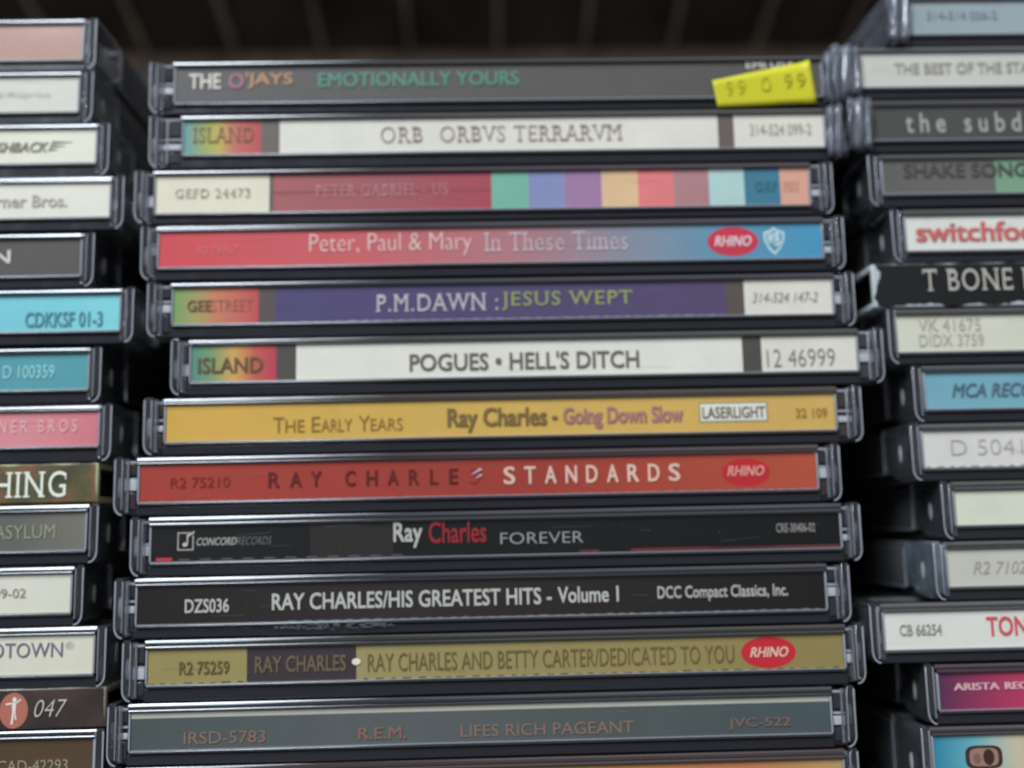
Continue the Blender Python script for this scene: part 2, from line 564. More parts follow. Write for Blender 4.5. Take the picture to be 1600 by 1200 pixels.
def film(parent, x0, x1, T):
    """Crinkled clear film bunched over the end of a case."""
    m = Mesh()
    i = m.slot(M_WRAP)
    nx, nz = 7, 6
    rnd = random.Random(int(x0 * 100))
    rows = []
    for a in range(nx + 1):
        row = []
        for b in range(nz + 1):
            x = x0 + (x1 - x0) * a / nx
            z = 0.2 + (T - 0.4) * b / nz
            d = 0.9 * math.sin(a * 1.9 - b * 0.35 + x0) + rnd.uniform(-0.2, 0.2)
            row.append(m.bm.verts.new((x + rnd.uniform(-.25, .25), -0.95 + d * 0.55 - 0.3, z + rnd.uniform(-.3, .3))))
        rows.append(row)
    for a in range(nx):
        for b in range(nz):
            f = m.bm.faces.new((rows[a][b], rows[a + 1][b], rows[a + 1][b + 1], rows[a][b + 1]))
            f.material_index = i
            f.smooth = True
    # the film runs on round the end of the case
    end = rows[-1] if abs(x1) > abs(x0) else rows[0]
    s = 1 if abs(x1) > abs(x0) else -1
    prev = end
    for q in range(1, 8):
        cur = [m.bm.verts.new((end[b].co.x + s * rnd.uniform(0.05, 0.5), -1.2 + q * 5.0, end[b].co.z)) for b in range(nz + 1)]
        for b in range(nz):
            f = m.bm.faces.new((prev[b], cur[b], cur[b + 1], prev[b + 1])); f.material_index = i
        prev = cur
    o = m.build('clear_wrap', parent)
    sol = o.modifiers.new('thickness', 'SOLIDIFY'); sol.thickness = 0.00003
    return o


def jewel_case(c, n):
    root = bpy.data.objects.new('compact_disc_case', None)
    COL.objects.link(root)
    root.empty_display_size = 0.01
    T = c['t']
    z0, z1 = c['zl']
    real = [p for p in c['panels']]
    xa, xb = real[0][0] - 0.35, real[-1][1] + 0.35
    rnd = random.Random(n * 13 + 1)
    # the clear wall takes a little of the colour of the card folded behind it
    pc = max(real, key=lambda q: q[1] - q[0])[2]
    pc = lin(pc if isinstance(pc, tuple) else pc[len(pc) // 2][1])
    sh = rnd.uniform(0.7, 1.15)
    rail = plastic_mat('smoky_clear_plastic', [sh * (0.028 + 0.05 * pc[i] + (0.005 if i == 2 else 0)) for i in range(3)], rnd.uniform(0.05, 0.10), rnd.uniform(0.75, 1.0), 0.00005)
    # base: the clear spine wall between the arms, and the floor behind it
    b = Mesh()
    b.brow(xa, xb, z1 + 0.1, T - 1.10, -0.55, 1.5, 0.5, max(0.2, (T - 1.1 - z1 - 0.1) * 0.8), rail, rnd.uniform(27, 42))   # rail over the card
    b.box(xa, xb, -0.30, 1.5, z0 - 0.62, z0 - 0.10, rail, 0.15, 3)          # rail under the card
    b.box(xa + 0.1, xb - 0.1, -0.20, 1.0, z0 - 0.095, z0 + 0.04, M_EDGELIGHT)        # edge highlight of the clear wall, painted as a pale strip
    b.box(xa + 0.1, xb - 0.1, -0.20, 1.0, z1 - 0.02, z1 + 0.10, M_EDGELIGHT)
    b.box(xa - 0.05, xa + 0.27, -0.22, 1.2, z0 + 0.06, z1 - 0.04, M_EDGELIGHT, 0.05, 1)
    b.box(xb - 0.27, xb + 0.05, -0.22, 1.2, z0 + 0.06, z1 - 0.04, M_EDGELIGHT, 0.05, 1)
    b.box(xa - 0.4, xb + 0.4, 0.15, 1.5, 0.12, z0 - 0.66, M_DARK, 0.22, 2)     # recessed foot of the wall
    b.box(-60.4, 60.4, 1.6, 141.6, 0.12, 1.3, M_SIDE, 0.2, 1)
    for sgn in (-1, 1):                                                       # moulded posts and slots seen inside the arms
        e = abs(xa) if sgn < 0 else abs(xb)
        p0, p1 = e + 0.15, 60.9
        if p1 - p0 > 0.5:
            lo, hi = (p0, p1) if sgn > 0 else (-p1, -p0)
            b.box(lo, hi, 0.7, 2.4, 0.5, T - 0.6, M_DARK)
            k = rnd.uniform(-0.9, 0.7)
            b.box(lo + 0.1, hi - 0.1, 0.20, 0.6, 4.0 + k, 5.2 + k + rnd.uniform(-0.3, 0.7), M_POST, 0.14, 2)
            b.box(lo + 0.1, hi - 0.1, 0.22, 0.6, 5.75 + k, 6.15 + k, M_EDGELIGHT, 0.08, 1)
            b.box(lo + 0.1, hi - 0.1, 0.22, 0.6, T - 1.25, T - 0.85, M_EDGELIGHT, 0.08, 1)
            b.box(lo + 0.25, hi - 0.25, 0.35, 0.62, 1.2, 3.6 + k, rail, 0.1, 2)
            b.box(lo + 0.25, hi - 0.25, 0.35, 0.62, 6.7 + k, T - 1.3, rail, 0.1, 2)
            mid = (lo + hi) / 2 + sgn * 0.5
            b.box(mid - 0.14, mid + 0.14, 0.1, 0.5, 0.9, T - 1.0, M_EDGELIGHT, 0.05, 1)
    for e in c['extra']:
        if e[0] == 'scuff':
            for q in range(90):
                x = rnd.uniform(e[1], e[2]); w = rnd.uniform(.2, 1.3)
                hh = rnd.uniform(.06, .3)
                zc = z0 - 0.9 + rnd.uniform(-.6, .55) * (1 - abs((x - (e[1] + e[2]) / 2) / (e[2] - e[1])) * 1.4)
                b.quad([(x, zc), (x + w, zc + rnd.uniform(-.1, .1)), (x + w * .9, zc + hh), (x + w * .15, zc + hh * .8)], -0.32 - q * 0.001, M_SCUFF)
    b.build('base', root)
    # tray with its black filling, seen dimly from the side
    t = Mesh()
    t.box(-59.6, 59.6, 1.7, 141.0, 1.4, T - 1.6, M_PALETRAY if n in (13, 14) else M_GREYTRAY if n in (16, 18, 20, 28, 30) else M_PALETRAY if n == 15 else M_TRAY, 0.4, 1)
    t.build('disc_tray', root)
    # lid
    d = Mesh()
    d.brow(xa - 0.2, xb + 0.2, T - 1.06, T - 0.12, -0.15, 1.6, 0.95, 0.86, rail, rnd.uniform(27, 42))
    d.box(-62.2, 62.2, 13.1, 142, T - 1.3, T - 0.12, M_SIDE, 0.2, 1)
    for sgn in (-1, 1):
        lo, hi = (60.9, 62.3) if sgn > 0 else (-62.3, -60.9)
        d.box(lo, hi, 13.1, 142, 1.9, T - 1.35, M_SIDE, 0.15, 1)
        d.box(*sorted((sgn * 62.25, sgn * 62.42)), 13.3, 141.8, 1.85, 2.05, M_EDGELIGHT)
        d.box(*sorted((sgn * 62.25, sgn * 62.38)), 13.3, 141.8, T - 1.42, T - 1.28, M_EDGELIGHT)
        d.box(*sorted((sgn * 62.25, sgn * 62.40)), 13.15, 13.35, 2.1, T - 1.45, M_EDGELIGHT)
    d.build('lid', root)
    for sgn in (-1, 1):
        e = abs(xa) if sgn < 0 else abs(xb)
        a = Mesh()
        lo, hi = (61.05, 62.45) if sgn > 0 else (-62.45, -61.05)
        arm_m = M_PALEARM if n == 37 else M_ARM
        a.prism(arm_outline(T), lo, hi, arm_m, 0.26)
        for zc in (0.55, 0.9, 1.3, 1.8, 2.3):
            bmesh.ops.bisect_plane(a.bm, geom=a.bm.verts[:] + a.bm.edges[:] + a.bm.faces[:], plane_co=(0, 0, zc), plane_no=(0, 0, 1))
        for v in a.bm.verts:                                                   # lower outer corner rolls inward
            if v.co.z < 2.3 and abs(v.co.x) > 61.6:
                q = min(1.0, (2.3 - v.co.z) / 2.2)
                v.co.x -= sgn * 1.05 * (1 - math.sqrt(max(0.0, 1 - q * q)))
        # light gathered in the polished outer edge, painted as pale strips
        a.box(*sorted((sgn * 62.18, sgn * 62.46)), -0.34, -0.2, 2.2, T - 0.55, M_EDGELIGHT, 0.05, 1)
        a.box(*sorted((sgn * 61.0, sgn * 61.16)), -0.33, -0.2, 1.2, T - 0.6, M_EDGELIGHT, 0.04, 1)
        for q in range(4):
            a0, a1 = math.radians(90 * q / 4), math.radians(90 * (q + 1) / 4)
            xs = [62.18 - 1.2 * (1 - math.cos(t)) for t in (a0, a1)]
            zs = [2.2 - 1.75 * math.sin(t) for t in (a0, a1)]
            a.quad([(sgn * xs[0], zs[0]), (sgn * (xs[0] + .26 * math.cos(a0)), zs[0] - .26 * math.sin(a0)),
                    (sgn * (xs[1] + .26 * math.cos(a1)), zs[1] - .26 * math.sin(a1)), (sgn * xs[1], zs[1])], -0.33, M_EDGELIGHT)
        if e + 0.3 < 60.7:
            lo2, hi2 = (60.0, 60.95) if sgn > 0 else (-60.95, -60.0)
            a.box(lo2, hi2, -0.18, 0.05, 0.8, T - 0.5, arm_m, 0.08, 1)
        a.ball((sgn * 62.3, 4.9, T * 0.5), (0.32, 0.85, 1.75), M_BUMP)
        a.ball((sgn * 62.2, 10.2, T * 0.62), (0.25, 0.7, 0.9), M_ARM)
        a.build('hinge_arm', root)
    # spine card
    s = Mesh()
    s.box(xa + 0.36, xb - 0.36, 0.02, 0.5, z0, z1, print_mat((150, 145, 132)))
    dress_card(s, c, 0.02, z0, z1)
    for q in range(7):                                                          # hairline scratches and dust on the clear front
        x = rnd.uniform(xa + 2, xb - 8); L = rnd.uniform(1, 7); z = rnd.uniform(z0 + .4, z1 - .6); dz = rnd.uniform(-.5, .5)
        z2 = min(z1 - .2, max(z0 + .2, z + dz))
        s.quad([(x, z), (x + L, z2), (x + L, z2 + .05), (x, z + .05)], -0.22 - q * 0.002, M_SPECK)
    for q in range(16):
        s.disc(rnd.uniform(xa + 1, xb - 1), rnd.uniform(z0 + .2, z1 - .2), rnd.uniform(.04, .13), rnd.uniform(.04, .1), -0.24, M_SPECK, 6)
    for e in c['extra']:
        if e[0] == 'glare':  # glare on the clear front, painted as two pale slanted streaks
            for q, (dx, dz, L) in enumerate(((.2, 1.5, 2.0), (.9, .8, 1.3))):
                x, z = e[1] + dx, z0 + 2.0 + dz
                s.quad([(x, z), (x + L, z + L * .45), (x + L * .8, z + L * .45 + .34), (x + .2, z + .2)], -0.26 - q * 0.002, M_GLARE)
    s.build('spine_card', root)
    for e in c['extra']:
        if e[0] == 'wrap':
            film(root, e[1], e[2], T)
        elif e[0] == 'sticker':
            price_sticker(root, e[1], e[2])
    return root


def price_sticker(parent, x0, x1):
    m = Mesh()
    my = print_mat((188, 182, 42))
    i = m.slot(my)
    nx, nz = 26, 6
    tl, tr, br, bl = Vector((x0, 5.05)), Vector((x1 - 0.9, 8.75)), Vector((x1 + 0.25, 0.55)), Vector((x0 + 0.8, 0.0))
    g = []
    for a in range(nx + 1):
        u = a / nx
        row = []
        for b in range(nz + 1):
            v = b / nz
            p = (bl * (1 - u) + br * u) * (1 - v) + (tl * (1 - u) + tr * u) * v
            y = -0.48 - 0.10 * math.sin(u * 5) * v - (0.55 * (u - 0.92) * 12 * v if u > 0.92 else 0) - (0.2 * (0.1 - u) * 10 * v if u < 0.1 else 0)
            row.append(m.bm.verts.new((p.x, y, p.y)))
        g.append(row)
    for a in range(nx):
        for b in range(nz):
            f = m.bm.faces.new((g[a][b], g[a + 1][b], g[a + 1][b + 1], g[a][b + 1])); f.material_index = i; f.smooth = True
    ink = print_mat((170, 164, 46))
    w = x1 - x0
    for ch, u, wd, zc in (("9", .13, .07, 2.2), ("9", .24, .08, 2.4), ("0", .47, .10, 2.9), ("9", .70, .08, 3.5), ("9", .82, .09, 3.7)):
        write(m, ch, x0 + u * w, x0 + (u + wd) * w, zc, zc + 2.7, -0.70, ink, 'l')
    dk = print_mat((92, 88, 34))
    for q in range(7):
        m.rect(x0 + w * (.62 + .04 * q), x0 + w * (.635 + .04 * q), 0.55, 0.95, -0.68, dk)
    o = m.build('price_sticker', parent)
    sol = o.modifiers.new('paper', 'SOLIDIFY'); sol.thickness = 0.00009; sol.offset = -1
    o['label'] = 'torn yellow price sticker with faint handwritten figures'


def card_case(c, n):
    root = bpy.data.objects.new('cardboard_disc_sleeve', None)
    COL.objects.link(root)
    root.empty_display_size = 0.01
    T = c['t']
    W = 62.5
    kind = c['panels'][0][2]
    mat = card_mat(kind, W, T)
    inner = print_mat((120, 112, 92))
    b = Mesh()
    b.box(-W, W, 0.0, 1.1, 0.08, T - 0.08, mat, 0.3, 2)
    dress_card(b, c, 0.0, 0.0, T)
    b.build('spine', root)
    f = Mesh(); f.box(-W, W, 1.15, 140, T - 1.15, T - 0.08, mat, 0.2, 1); f.build('front_cover', root)
    f = Mesh(); f.box(-W, W, 1.15, 140, 0.08, 1.15, mat, 0.2, 1); f.build('back_cover', root)
    f = Mesh(); f.box(-W + 2.6, W - 2.6, 1.6, 139, 1.3, T - 1.3, M_TRAY, 0.3, 1); f.build('disc_tray', root)
    return root


CASES = [
    dict(stack='c', kind='case', label='cd case with brown-grey spine and a torn yellow price sticker, topmost of its stack', x=2.65, z=-10.26, t=10.26, dy=0.3, yaw=0.0, zl=(2.1, 9.0), panels=[(-57.7, 59.72, (83, 79, 75))], texts=[('THE', -55.41, -49.66, 0.38, 0.8, (201, 195, 181), 'b'), ('O', -48.27, -45.51, 0.38, 0.8, (148, 104, 115), 'b'), ("'JAYS", -45.16, -36.74, 0.38, 0.82, (172, 129, 93), 'b'), ('EMOTIONALLY YOURS', -32.12, 4.33, 0.39, 0.79, (84, 129, 110), 'b'), ('EMI USA 4', 46.04, 57.0, 0.78, 0.98, (195, 190, 177), 'b')], extra=[('sticker', 39.57, 58.42), ('wrap', 60.07, 63.62)]),
    dict(stack='c', kind='case', label='cd case with cream spine, roman capitals and small rainbow block, under the yellow-stickered one', x=2.92, z=-20.52, t=10.26, dy=0.2, yaw=0.0, zl=(2.6, 8.9), panels=[(-56.26, -42.55, [(0, (87, 137, 137)), (0.28, (140, 148, 81)), (0.45, (171, 154, 74)), (0.65, (175, 99, 82)), (1, (167, 68, 75))]), (-42.55, -39.23, (97, 88, 83)), (-39.23, 39.97, (202, 197, 183)), (39.97, 42.89, (96, 86, 81)), (42.89, 59.27, (202, 197, 183))], texts=[('ISLAND', -54.66, -43.92, 0.34, 0.8, (115, 84, 54), 's'), ('ORB', -21.09, -13.61, 0.27, 0.75, (131, 108, 104), 's'), ('ORBVS TERRARVM', -10.38, 22.5, 0.27, 0.75, (131, 108, 104), 's'), ('314-524 099-2', 45.81, 57.04, 0.36, 0.7, (145, 136, 125), 'r')], extra=[('wrap', 59.62, 62.9)]),
    dict(stack='c', kind='case', label='cd case with red spine ending in a row of coloured squares', x=0.67, z=-30.77, t=10.26, dy=-0.2, yaw=0.0, zl=(2.0, 9.1), panels=[(-58.64, -38.69, (204, 196, 174)), (-38.69, -37.9, (94, 85, 79)), (-37.9, 0.91, [(0, (151, 86, 86)), (0.5, (146, 82, 85)), (1, (154, 67, 78))]), (0.91, 7.57, (110, 161, 139)), (7.57, 14.12, (123, 128, 164)), (14.12, 20.68, (146, 111, 143)), (20.68, 27.25, (201, 167, 128)), (27.25, 33.72, (204, 113, 113)), (33.72, 40.08, (160, 117, 118)), (40.08, 46.45, (163, 188, 183)), (46.45, 52.94, (65, 112, 130)), (52.94, 58.06, (199, 148, 128))], texts=[('GEFD 24473', -55.24, -42.1, 0.38, 0.62, (133, 126, 113), 's'), ('PETER GABRIEL - US', -30.5, -6.88, 0.38, 0.68, (182, 124, 123), 's'), ('GEF', 48.42, 52.36, 0.36, 0.6, (48, 92, 108), 's'), ('FEN', 53.53, 56.31, 0.36, 0.6, (170, 117, 102), 's')], extra=[('line', -37.9, 0.91, 0.47, 0.53, (138, 68, 72))]),
    dict(stack='c', kind='case', label='cd case with spine fading from red to blue, with a red oval emblem', x=2.08, z=-41.03, t=10.26, dy=0.0, yaw=0.0, zl=(2.4, 8.8), panels=[(-59.24, 58.34, [(0, (189, 67, 72)), (0.3, (183, 86, 89)), (0.55, (159, 111, 114)), (0.68, (128, 124, 134)), (0.85, (90, 133, 154)), (1, (71, 135, 167))])], texts=[('R2 73957', -52.73, -45.52, 0.36, 0.58, (203, 119, 114), 'li'), ('Peter, Paul & Mary', -32.89, -4.22, 0.22, 0.88, (220, 180, 171), 'l'), ('In These Times', -1.94, 23.51, 0.32, 0.85, (190, 170, 175), 's'), ('RHINO', 39.11, 45.77, 0.36, 0.66, (211, 190, 193), 'bi')], extra=[('oval', 37.84, 47.04, 0.08, 0.92, (184, 56, 72)), ('shield', 47.96, 51.76, 0.1, 0.9, (190, 205, 205))]),
    dict(stack='c', kind='case', label='cd case with violet spine between a green-red block and a cream number block', x=3.36, z=-51.29, t=10.26, dy=0.0, yaw=0.0, zl=(2.5, 8.9), panels=[(-57.82, -43.08, [(0, (107, 143, 84)), (0.28, (148, 139, 86)), (0.5, (180, 113, 85)), (1, (173, 72, 75))]), (-43.08, -40.17, (83, 74, 69)), (-40.17, 39.52, [(0, (74, 65, 100)), (1, (81, 69, 96))]), (39.52, 42.72, (85, 76, 71)), (42.72, 58.39, (202, 197, 183))], texts=[('GEE', -55.48, -51.24, 0.34, 0.66, (111, 77, 57), 'b'), ('STREET', -51.24, -44.09, 0.34, 0.66, (154, 90, 74), 'l'), ('P.M.DAWN :', -22.55, -1.02, 0.25, 0.74, (174, 170, 171), 'sb'), ('JESUS WEPT', -0.34, 22.78, 0.24, 0.76, (140, 148, 89), 'sb'), ('314-524 147-2', 44.09, 55.87, 0.34, 0.62, (141, 133, 123), 'i')], extra=[('perf', -35.69, 38.95, (120, 112, 140))]),
    dict(stack='c', kind='case', label='cd case with cream spine, dark bold capitals and rainbow block, above the yellow one', x=7.76, z=-61.55, t=10.26, dy=-0.3, yaw=0.0, zl=(2.5, 8.9), panels=[(-58.89, -44.25, [(0, (76, 127, 115)), (0.25, (112, 138, 96)), (0.5, (189, 147, 80)), (0.75, (172, 85, 73)), (1, (169, 57, 75))]), (-44.25, -40.8, (75, 70, 65)), (-40.8, 37.44, (205, 201, 187)), (37.44, 40.84, (75, 72, 67)), (40.84, 57.65, (202, 197, 183))], texts=[('ISLAND', -57.78, -46.58, 0.22, 0.66, (95, 78, 54), 'b'), ("POGUES • HELL'S DITCH", -21.07, 19.12, 0.18, 0.68, (102, 95, 89), 'b'), ('12 46999', 41.74, 53.78, 0.13, 0.62, (119, 113, 104), 'l')], extra=[]),
    dict(stack='c', kind='case', label='cd case with mustard yellow spine and a small white box on it', x=3.28, z=-71.81, t=10.26, dy=0.0, yaw=0.0, zl=(2.4, 8.75), panels=[(-58.58, 57.69, [(0, (191, 151, 68)), (0.5, (192, 156, 81)), (1, (190, 155, 87))])], texts=[('T', -40.22, -38.34, 0.2, 0.62, (137, 101, 49), 'r'), ('HE', -38.12, -34.81, 0.2, 0.54, (137, 101, 49), 'r'), ('E', -33.6, -32.16, 0.2, 0.62, (137, 101, 49), 'r'), ('ARLY', -31.94, -26.64, 0.2, 0.54, (138, 102, 51), 'r'), ('Y', -25.53, -23.54, 0.2, 0.62, (138, 102, 51), 'r'), ('EARS', -23.43, -17.89, 0.2, 0.54, (138, 102, 51), 'r'), ('Ray Charles', -10.13, 7.23, 0.1, 0.78, (117, 95, 56), 'bb'), ('•', 8.01, 9.12, 0.4, 0.52, (122, 91, 55), 'b'), ('Going Down Slow', 10.01, 31.04, 0.14, 0.74, (153, 108, 101), 'bb'), ('LASERLIGHT', 34.4, 45.41, 0.36, 0.68, (107, 96, 78), 'b'), ('32 109', 50.81, 56.33, 0.34, 0.6, (153, 118, 59), 'b')], extra=[('boxw', 33.84, 45.86, 0.26, 0.8, (204, 202, 190))]),
    dict(stack='c', kind='case', label='cd case with brick red spine and widely spaced capitals', x=-1.29, z=-82.06, t=10.26, dy=-0.2, yaw=0.0, zl=(2.4, 8.75), panels=[(-58.11, 58.22, [(0, (151, 59, 49)), (0.6, (146, 59, 50)), (1, (166, 77, 58))])], texts=[('R2 75210', -52.89, -42.86, 0.36, 0.64, (125, 39, 36), 'r'), ('R', -36.31, -34.34, 0.32, 0.74, (94, 36, 33), 'b'), ('A', -32.59, -30.62, 0.32, 0.74, (94, 36, 33), 'b'), ('Y', -29.08, -27.22, 0.32, 0.74, (94, 36, 33), 'b'), ('C', -23.17, -21.41, 0.32, 0.74, (93, 36, 33), 'b'), ('H', -19.55, -17.68, 0.32, 0.74, (93, 36, 33), 'b'), ('A', -15.92, -14.05, 0.32, 0.74, (93, 36, 33), 'b'), ('R', -12.29, -10.54, 0.32, 0.74, (93, 36, 33), 'b'), ('L', -8.66, -7.23, 0.32, 0.74, (93, 36, 33), 'b'), ('E', -5.36, -3.82, 0.32, 0.74, (93, 36, 33), 'b'), ('S', -1.95, -0.29, 0.32, 0.74, (146, 51, 43), 'r'), ('S', 4.01, 6.0, 0.28, 0.76, (206, 172, 155), 'b'), ('T', 7.57, 9.55, 0.28, 0.76, (206, 172, 155), 'b'), ('A', 11.12, 13.11, 0.28, 0.76, (206, 172, 155), 'b'), ('N', 14.69, 16.68, 0.28, 0.76, (206, 172, 155), 'b'), ('D', 18.25, 20.24, 0.28, 0.76, (206, 172, 155), 'b'), ('A', 21.82, 23.81, 0.28, 0.76, (206, 172, 155), 'b'), ('R', 25.39, 27.39, 0.28, 0.76, (206, 172, 155), 'b'), ('D', 28.96, 30.96, 0.28, 0.76, (206, 172, 155), 'b'), ('S', 32.54, 34.54, 0.28, 0.76, (206, 172, 155), 'b'), ('RHINO', 42.71, 49.17, 0.38, 0.66, (208, 148, 136), 'bi')], extra=[('glare', -1.84, 0.7), ('oval', 41.82, 50.18, 0.1, 0.86, (176, 44, 50)), ('perf', -57.9, 57.66, (120, 50, 44))]),  # last letter of the name dimmed where the painted glare covers it
    dict(stack='c', kind='case', label='cd case with black spine, a red dashed line and a small framed note emblem', x=1.67, z=-92.32, t=10.26, dy=0.0, yaw=0.0, zl=(2.5, 8.5), panels=[(-58.86, -32.1, (30, 26, 25)), (-32.1, -17.95, (46, 42, 40)), (-17.95, 58.76, (30, 27, 26))], texts=[('CONCORD', -51.3, -44.47, 0.44, 0.66, (154, 150, 143), 'bi'), ('RECORDS', -44.47, -38.62, 0.44, 0.66, (113, 109, 104), 'li'), ('Ray', -17.95, -13.04, 0.25, 0.98, (171, 169, 160), 'b'), ('Charles', -11.94, -2.1, 0.36, 0.98, (137, 45, 50), 'b'), ('FOREVER', 0.31, 14.46, 0.3, 0.62, (147, 147, 142), 'l'), ('CRE-30406-02', 47.78, 54.54, 0.46, 0.72, (132, 128, 121), 'b')], extra=[('line', -58.11, -55.41, 0.03, 0.12, (176, 58, 56)), ('dash', -54.32, -15.22, 0.045, 0.075, (96, 92, 88)), ('line', 22.6, 36.39, 0.03, 0.1, (108, 48, 48)), ('line', 36.39, 47.45, 0.035, 0.085, (94, 46, 46)), ('line', 47.45, 58.54, 0.03, 0.09, (104, 54, 52)), ('line', 13.8, 17.1, 0.03, 0.09, (96, 50, 48)), ('note', -54.54, -51.84, 0.32, 0.82, (178, 172, 164))]),
    dict(stack='c', kind='case', label='cd case with plain black spine, white capitals and a grey scuff on its lower edge', x=-0.82, z=-102.58, t=10.26, dy=0.2, yaw=0.0, zl=(2.4, 8.8), panels=[(-58.56, 58.13, [(0, (38, 34, 32)), (0.35, (49, 44, 43)), (1, (36, 33, 32))])], texts=[('DZS036', -50.63, -43.23, 0.28, 0.64, (172, 170, 161), 'b'), ('RAY CHARLES/HIS GREATEST HITS -', -36.02, 11.28, 0.3, 0.74, (177, 175, 166), 'b'), ('Volume 1', 12.37, 22.73, 0.32, 0.74, (177, 175, 166), 'b'), ('DCC Compact Classics, Inc.', 29.39, 51.75, 0.28, 0.7, (167, 165, 156), 'b')], extra=[('scuff', -36.02, -15.85), ('perf', -33.33, 57.03, (96, 92, 90))]),
    dict(stack='c', kind='case', label='cd case with olive gold spine holding one dark block and a red oval emblem', x=0.9, z=-112.84, t=10.26, dy=-0.1, yaw=0.0, zl=(2.9, 8.6), panels=[(-58.19, -41.79, (141, 128, 81)), (-41.79, -23.51, (61, 53, 54)), (-23.51, 58.84, [(0, (145, 132, 88)), (1, (133, 118, 74))])], texts=[('R2 75259', -52.98, -44.67, 0.26, 0.64, (99, 86, 51), 'b'), ('RAY CHARLES', -40.41, -25.22, 0.26, 0.74, (104, 90, 71), 'b'), ('•', -24.26, -22.76, 0.42, 0.62, (210, 203, 185), 'b'), ('RAY CHARLES AND BETTY CARTER/DEDICATED TO YOU', -21.58, 40.2, 0.22, 0.74, (105, 90, 56), 'r'), ('RHINO', 42.92, 49.45, 0.36, 0.66, (212, 179, 162), 'bi')], extra=[('oval', 41.39, 50.76, 0.04, 0.96, (182, 46, 54)), ('perf', -57.98, 57.97, (70, 62, 44))]),
    dict(stack='c', kind='case', label='cd case with smoky grey-green spine topped by a cream stripe', x=-1.28, z=-123.1, t=10.26, dy=0.0, yaw=0.0, zl=(2.6, 8.7), panels=[(-58.57, 58.14, [(0, (73, 80, 78)), (0.4, (86, 90, 90)), (0.7, (77, 82, 80)), (1, (71, 81, 83))])], texts=[('IRSD-5783', -49.82, -36.4, 0.14, 0.46, (130, 102, 88), 'r'), ('R.E.M.', -21.02, -13.04, 0.14, 0.46, (127, 97, 85), 'b'), ('LIFES RICH PAGEANT', -3.98, 24.92, 0.14, 0.46, (131, 104, 92), 'r'), ('JVC-522', 40.85, 51.43, 0.14, 0.46, (116, 95, 86), 'b')], extra=[('line', -58.57, 58.14, 0.84, 1.0, (172, 168, 156))]),
    dict(stack='c', kind='case', label='cd case with orange spine at the very bottom of its stack, under the grey-green one', x=-1.21, z=-133.35, t=10.26, dy=0.0, yaw=0.0, zl=(2.4, 8.6), panels=[(-58.94, 59.69, [(0, (162, 121, 76)), (0.5, (169, 129, 70)), (0.85, (177, 113, 79)), (1, (171, 141, 90))])], texts=[], extra=[]),
    dict(stack='l', kind='case', label='cd case with plain brownish pink spine, topmost of the leftmost stack', x=-132.11, z=-1.66, t=10.26, dy=0.4, yaw=0.0, zl=(2.2, 9.1), panels=[(-58.8, 59.85, (163, 126, 112))], texts=[], extra=[]),
    dict(stack='l', kind='case', label='cd case with cream spine and faint tiny grey print, second in its stack', x=-132.16, z=-11.88, t=10.26, dy=0.0, yaw=0.0, zl=(2.3, 9.0), panels=[(-58.8, 59.64, (191, 188, 176))], texts=[('as 2/Reprise', 42.55, 54.85, 0.36, 0.56, (163, 159, 149), 'l')], extra=[]),
    dict(stack='l', kind='case', label='cd case with cream spine, slanted dark lettering and trailing speed lines', x=-128.97, z=-21.76, t=10.26, dy=0.0, yaw=0.0, zl=(2.6, 8.9), panels=[(-58.8, 59.89, (205, 202, 183))], texts=[('FLASHBACK', 38.73, 51.62, 0.32, 0.62, (126, 119, 107), 'bi')], extra=[('speed', 51.62, 55.47, 0.3, 0.66, (110, 102, 94))]),
    dict(stack='l', kind='case', label='cd case with cream spine and soft grey lettering, above the dark brown one', x=-125.85, z=-31.86, t=10.26, dy=-0.6, yaw=0.0, zl=(2.5, 8.7), panels=[(-58.8, 59.79, (205, 200, 185))], texts=[('Warner Bros.', 35.41, 52.47, 0.3, 0.66, (167, 161, 147), 'b')], extra=[]),
    dict(stack='l', kind='case', label='cd case with dark brownish grey spine and white capitals, above the bright turquoise one', x=-130.91, z=-42.06, t=10.26, dy=0.0, yaw=0.0, zl=(2.3, 9.0), panels=[(-58.8, 59.93, (79, 74, 70))], texts=[('MARTIN', 31.65, 47.88, 0.34, 0.7, (187, 183, 174), 'b')], extra=[]),
    dict(stack='l', kind='case', label='cd case with bright turquoise spine and a dark catalogue number', x=-123.58, z=-52.26, t=10.26, dy=-0.5, yaw=0.0, zl=(2.5, 9.0), panels=[(-58.8, 59.83, [(0, (100, 163, 173)), (0.8, (109, 178, 188)), (1, (117, 186, 191))])], texts=[('CDKKSF 01-3', 43.76, 57.06, 0.1, 0.52, (74, 126, 132), 'b')], extra=[]),
    dict(stack='l', kind='case', label='cd case with deep teal spine and a pale number, above the pink one', x=-129.15, z=-62.46, t=10.26, dy=0.0, yaw=0.0, zl=(2.6, 8.9), panels=[(-58.8, 59.97, (78, 139, 147))], texts=[('D 100359', 45.57, 54.36, 0.32, 0.68, (141, 194, 195), 'r')], extra=[]),
    dict(stack='l', kind='case', label='cd case with salmon pink spine and faint pale capitals', x=-126.96, z=-72.66, t=10.26, dy=0.0, yaw=0.0, zl=(2.9, 8.9), panels=[(-58.8, 59.99, [(0, (190, 116, 121)), (0.9, (197, 126, 131)), (1, (189, 109, 115))])], texts=[('W A R N E R   B R O S', 36.55, 56.49, 0.4, 0.76, (218, 165, 162), 'r')], extra=[]),
    dict(stack='l', kind='card', label='cardboard cd sleeve with mottled brown and olive spine and large white serif capitals', x=-129.17, z=-79.6, t=7.0, dy=0.0, yaw=0.0, zl=(0, 7), panels=[(-58.8, 58.8, 'camo')], texts=[('NOTHING', 33.19, 57.08, 0.16, 0.8, (212, 214, 198), 'sb')], extra=[]),
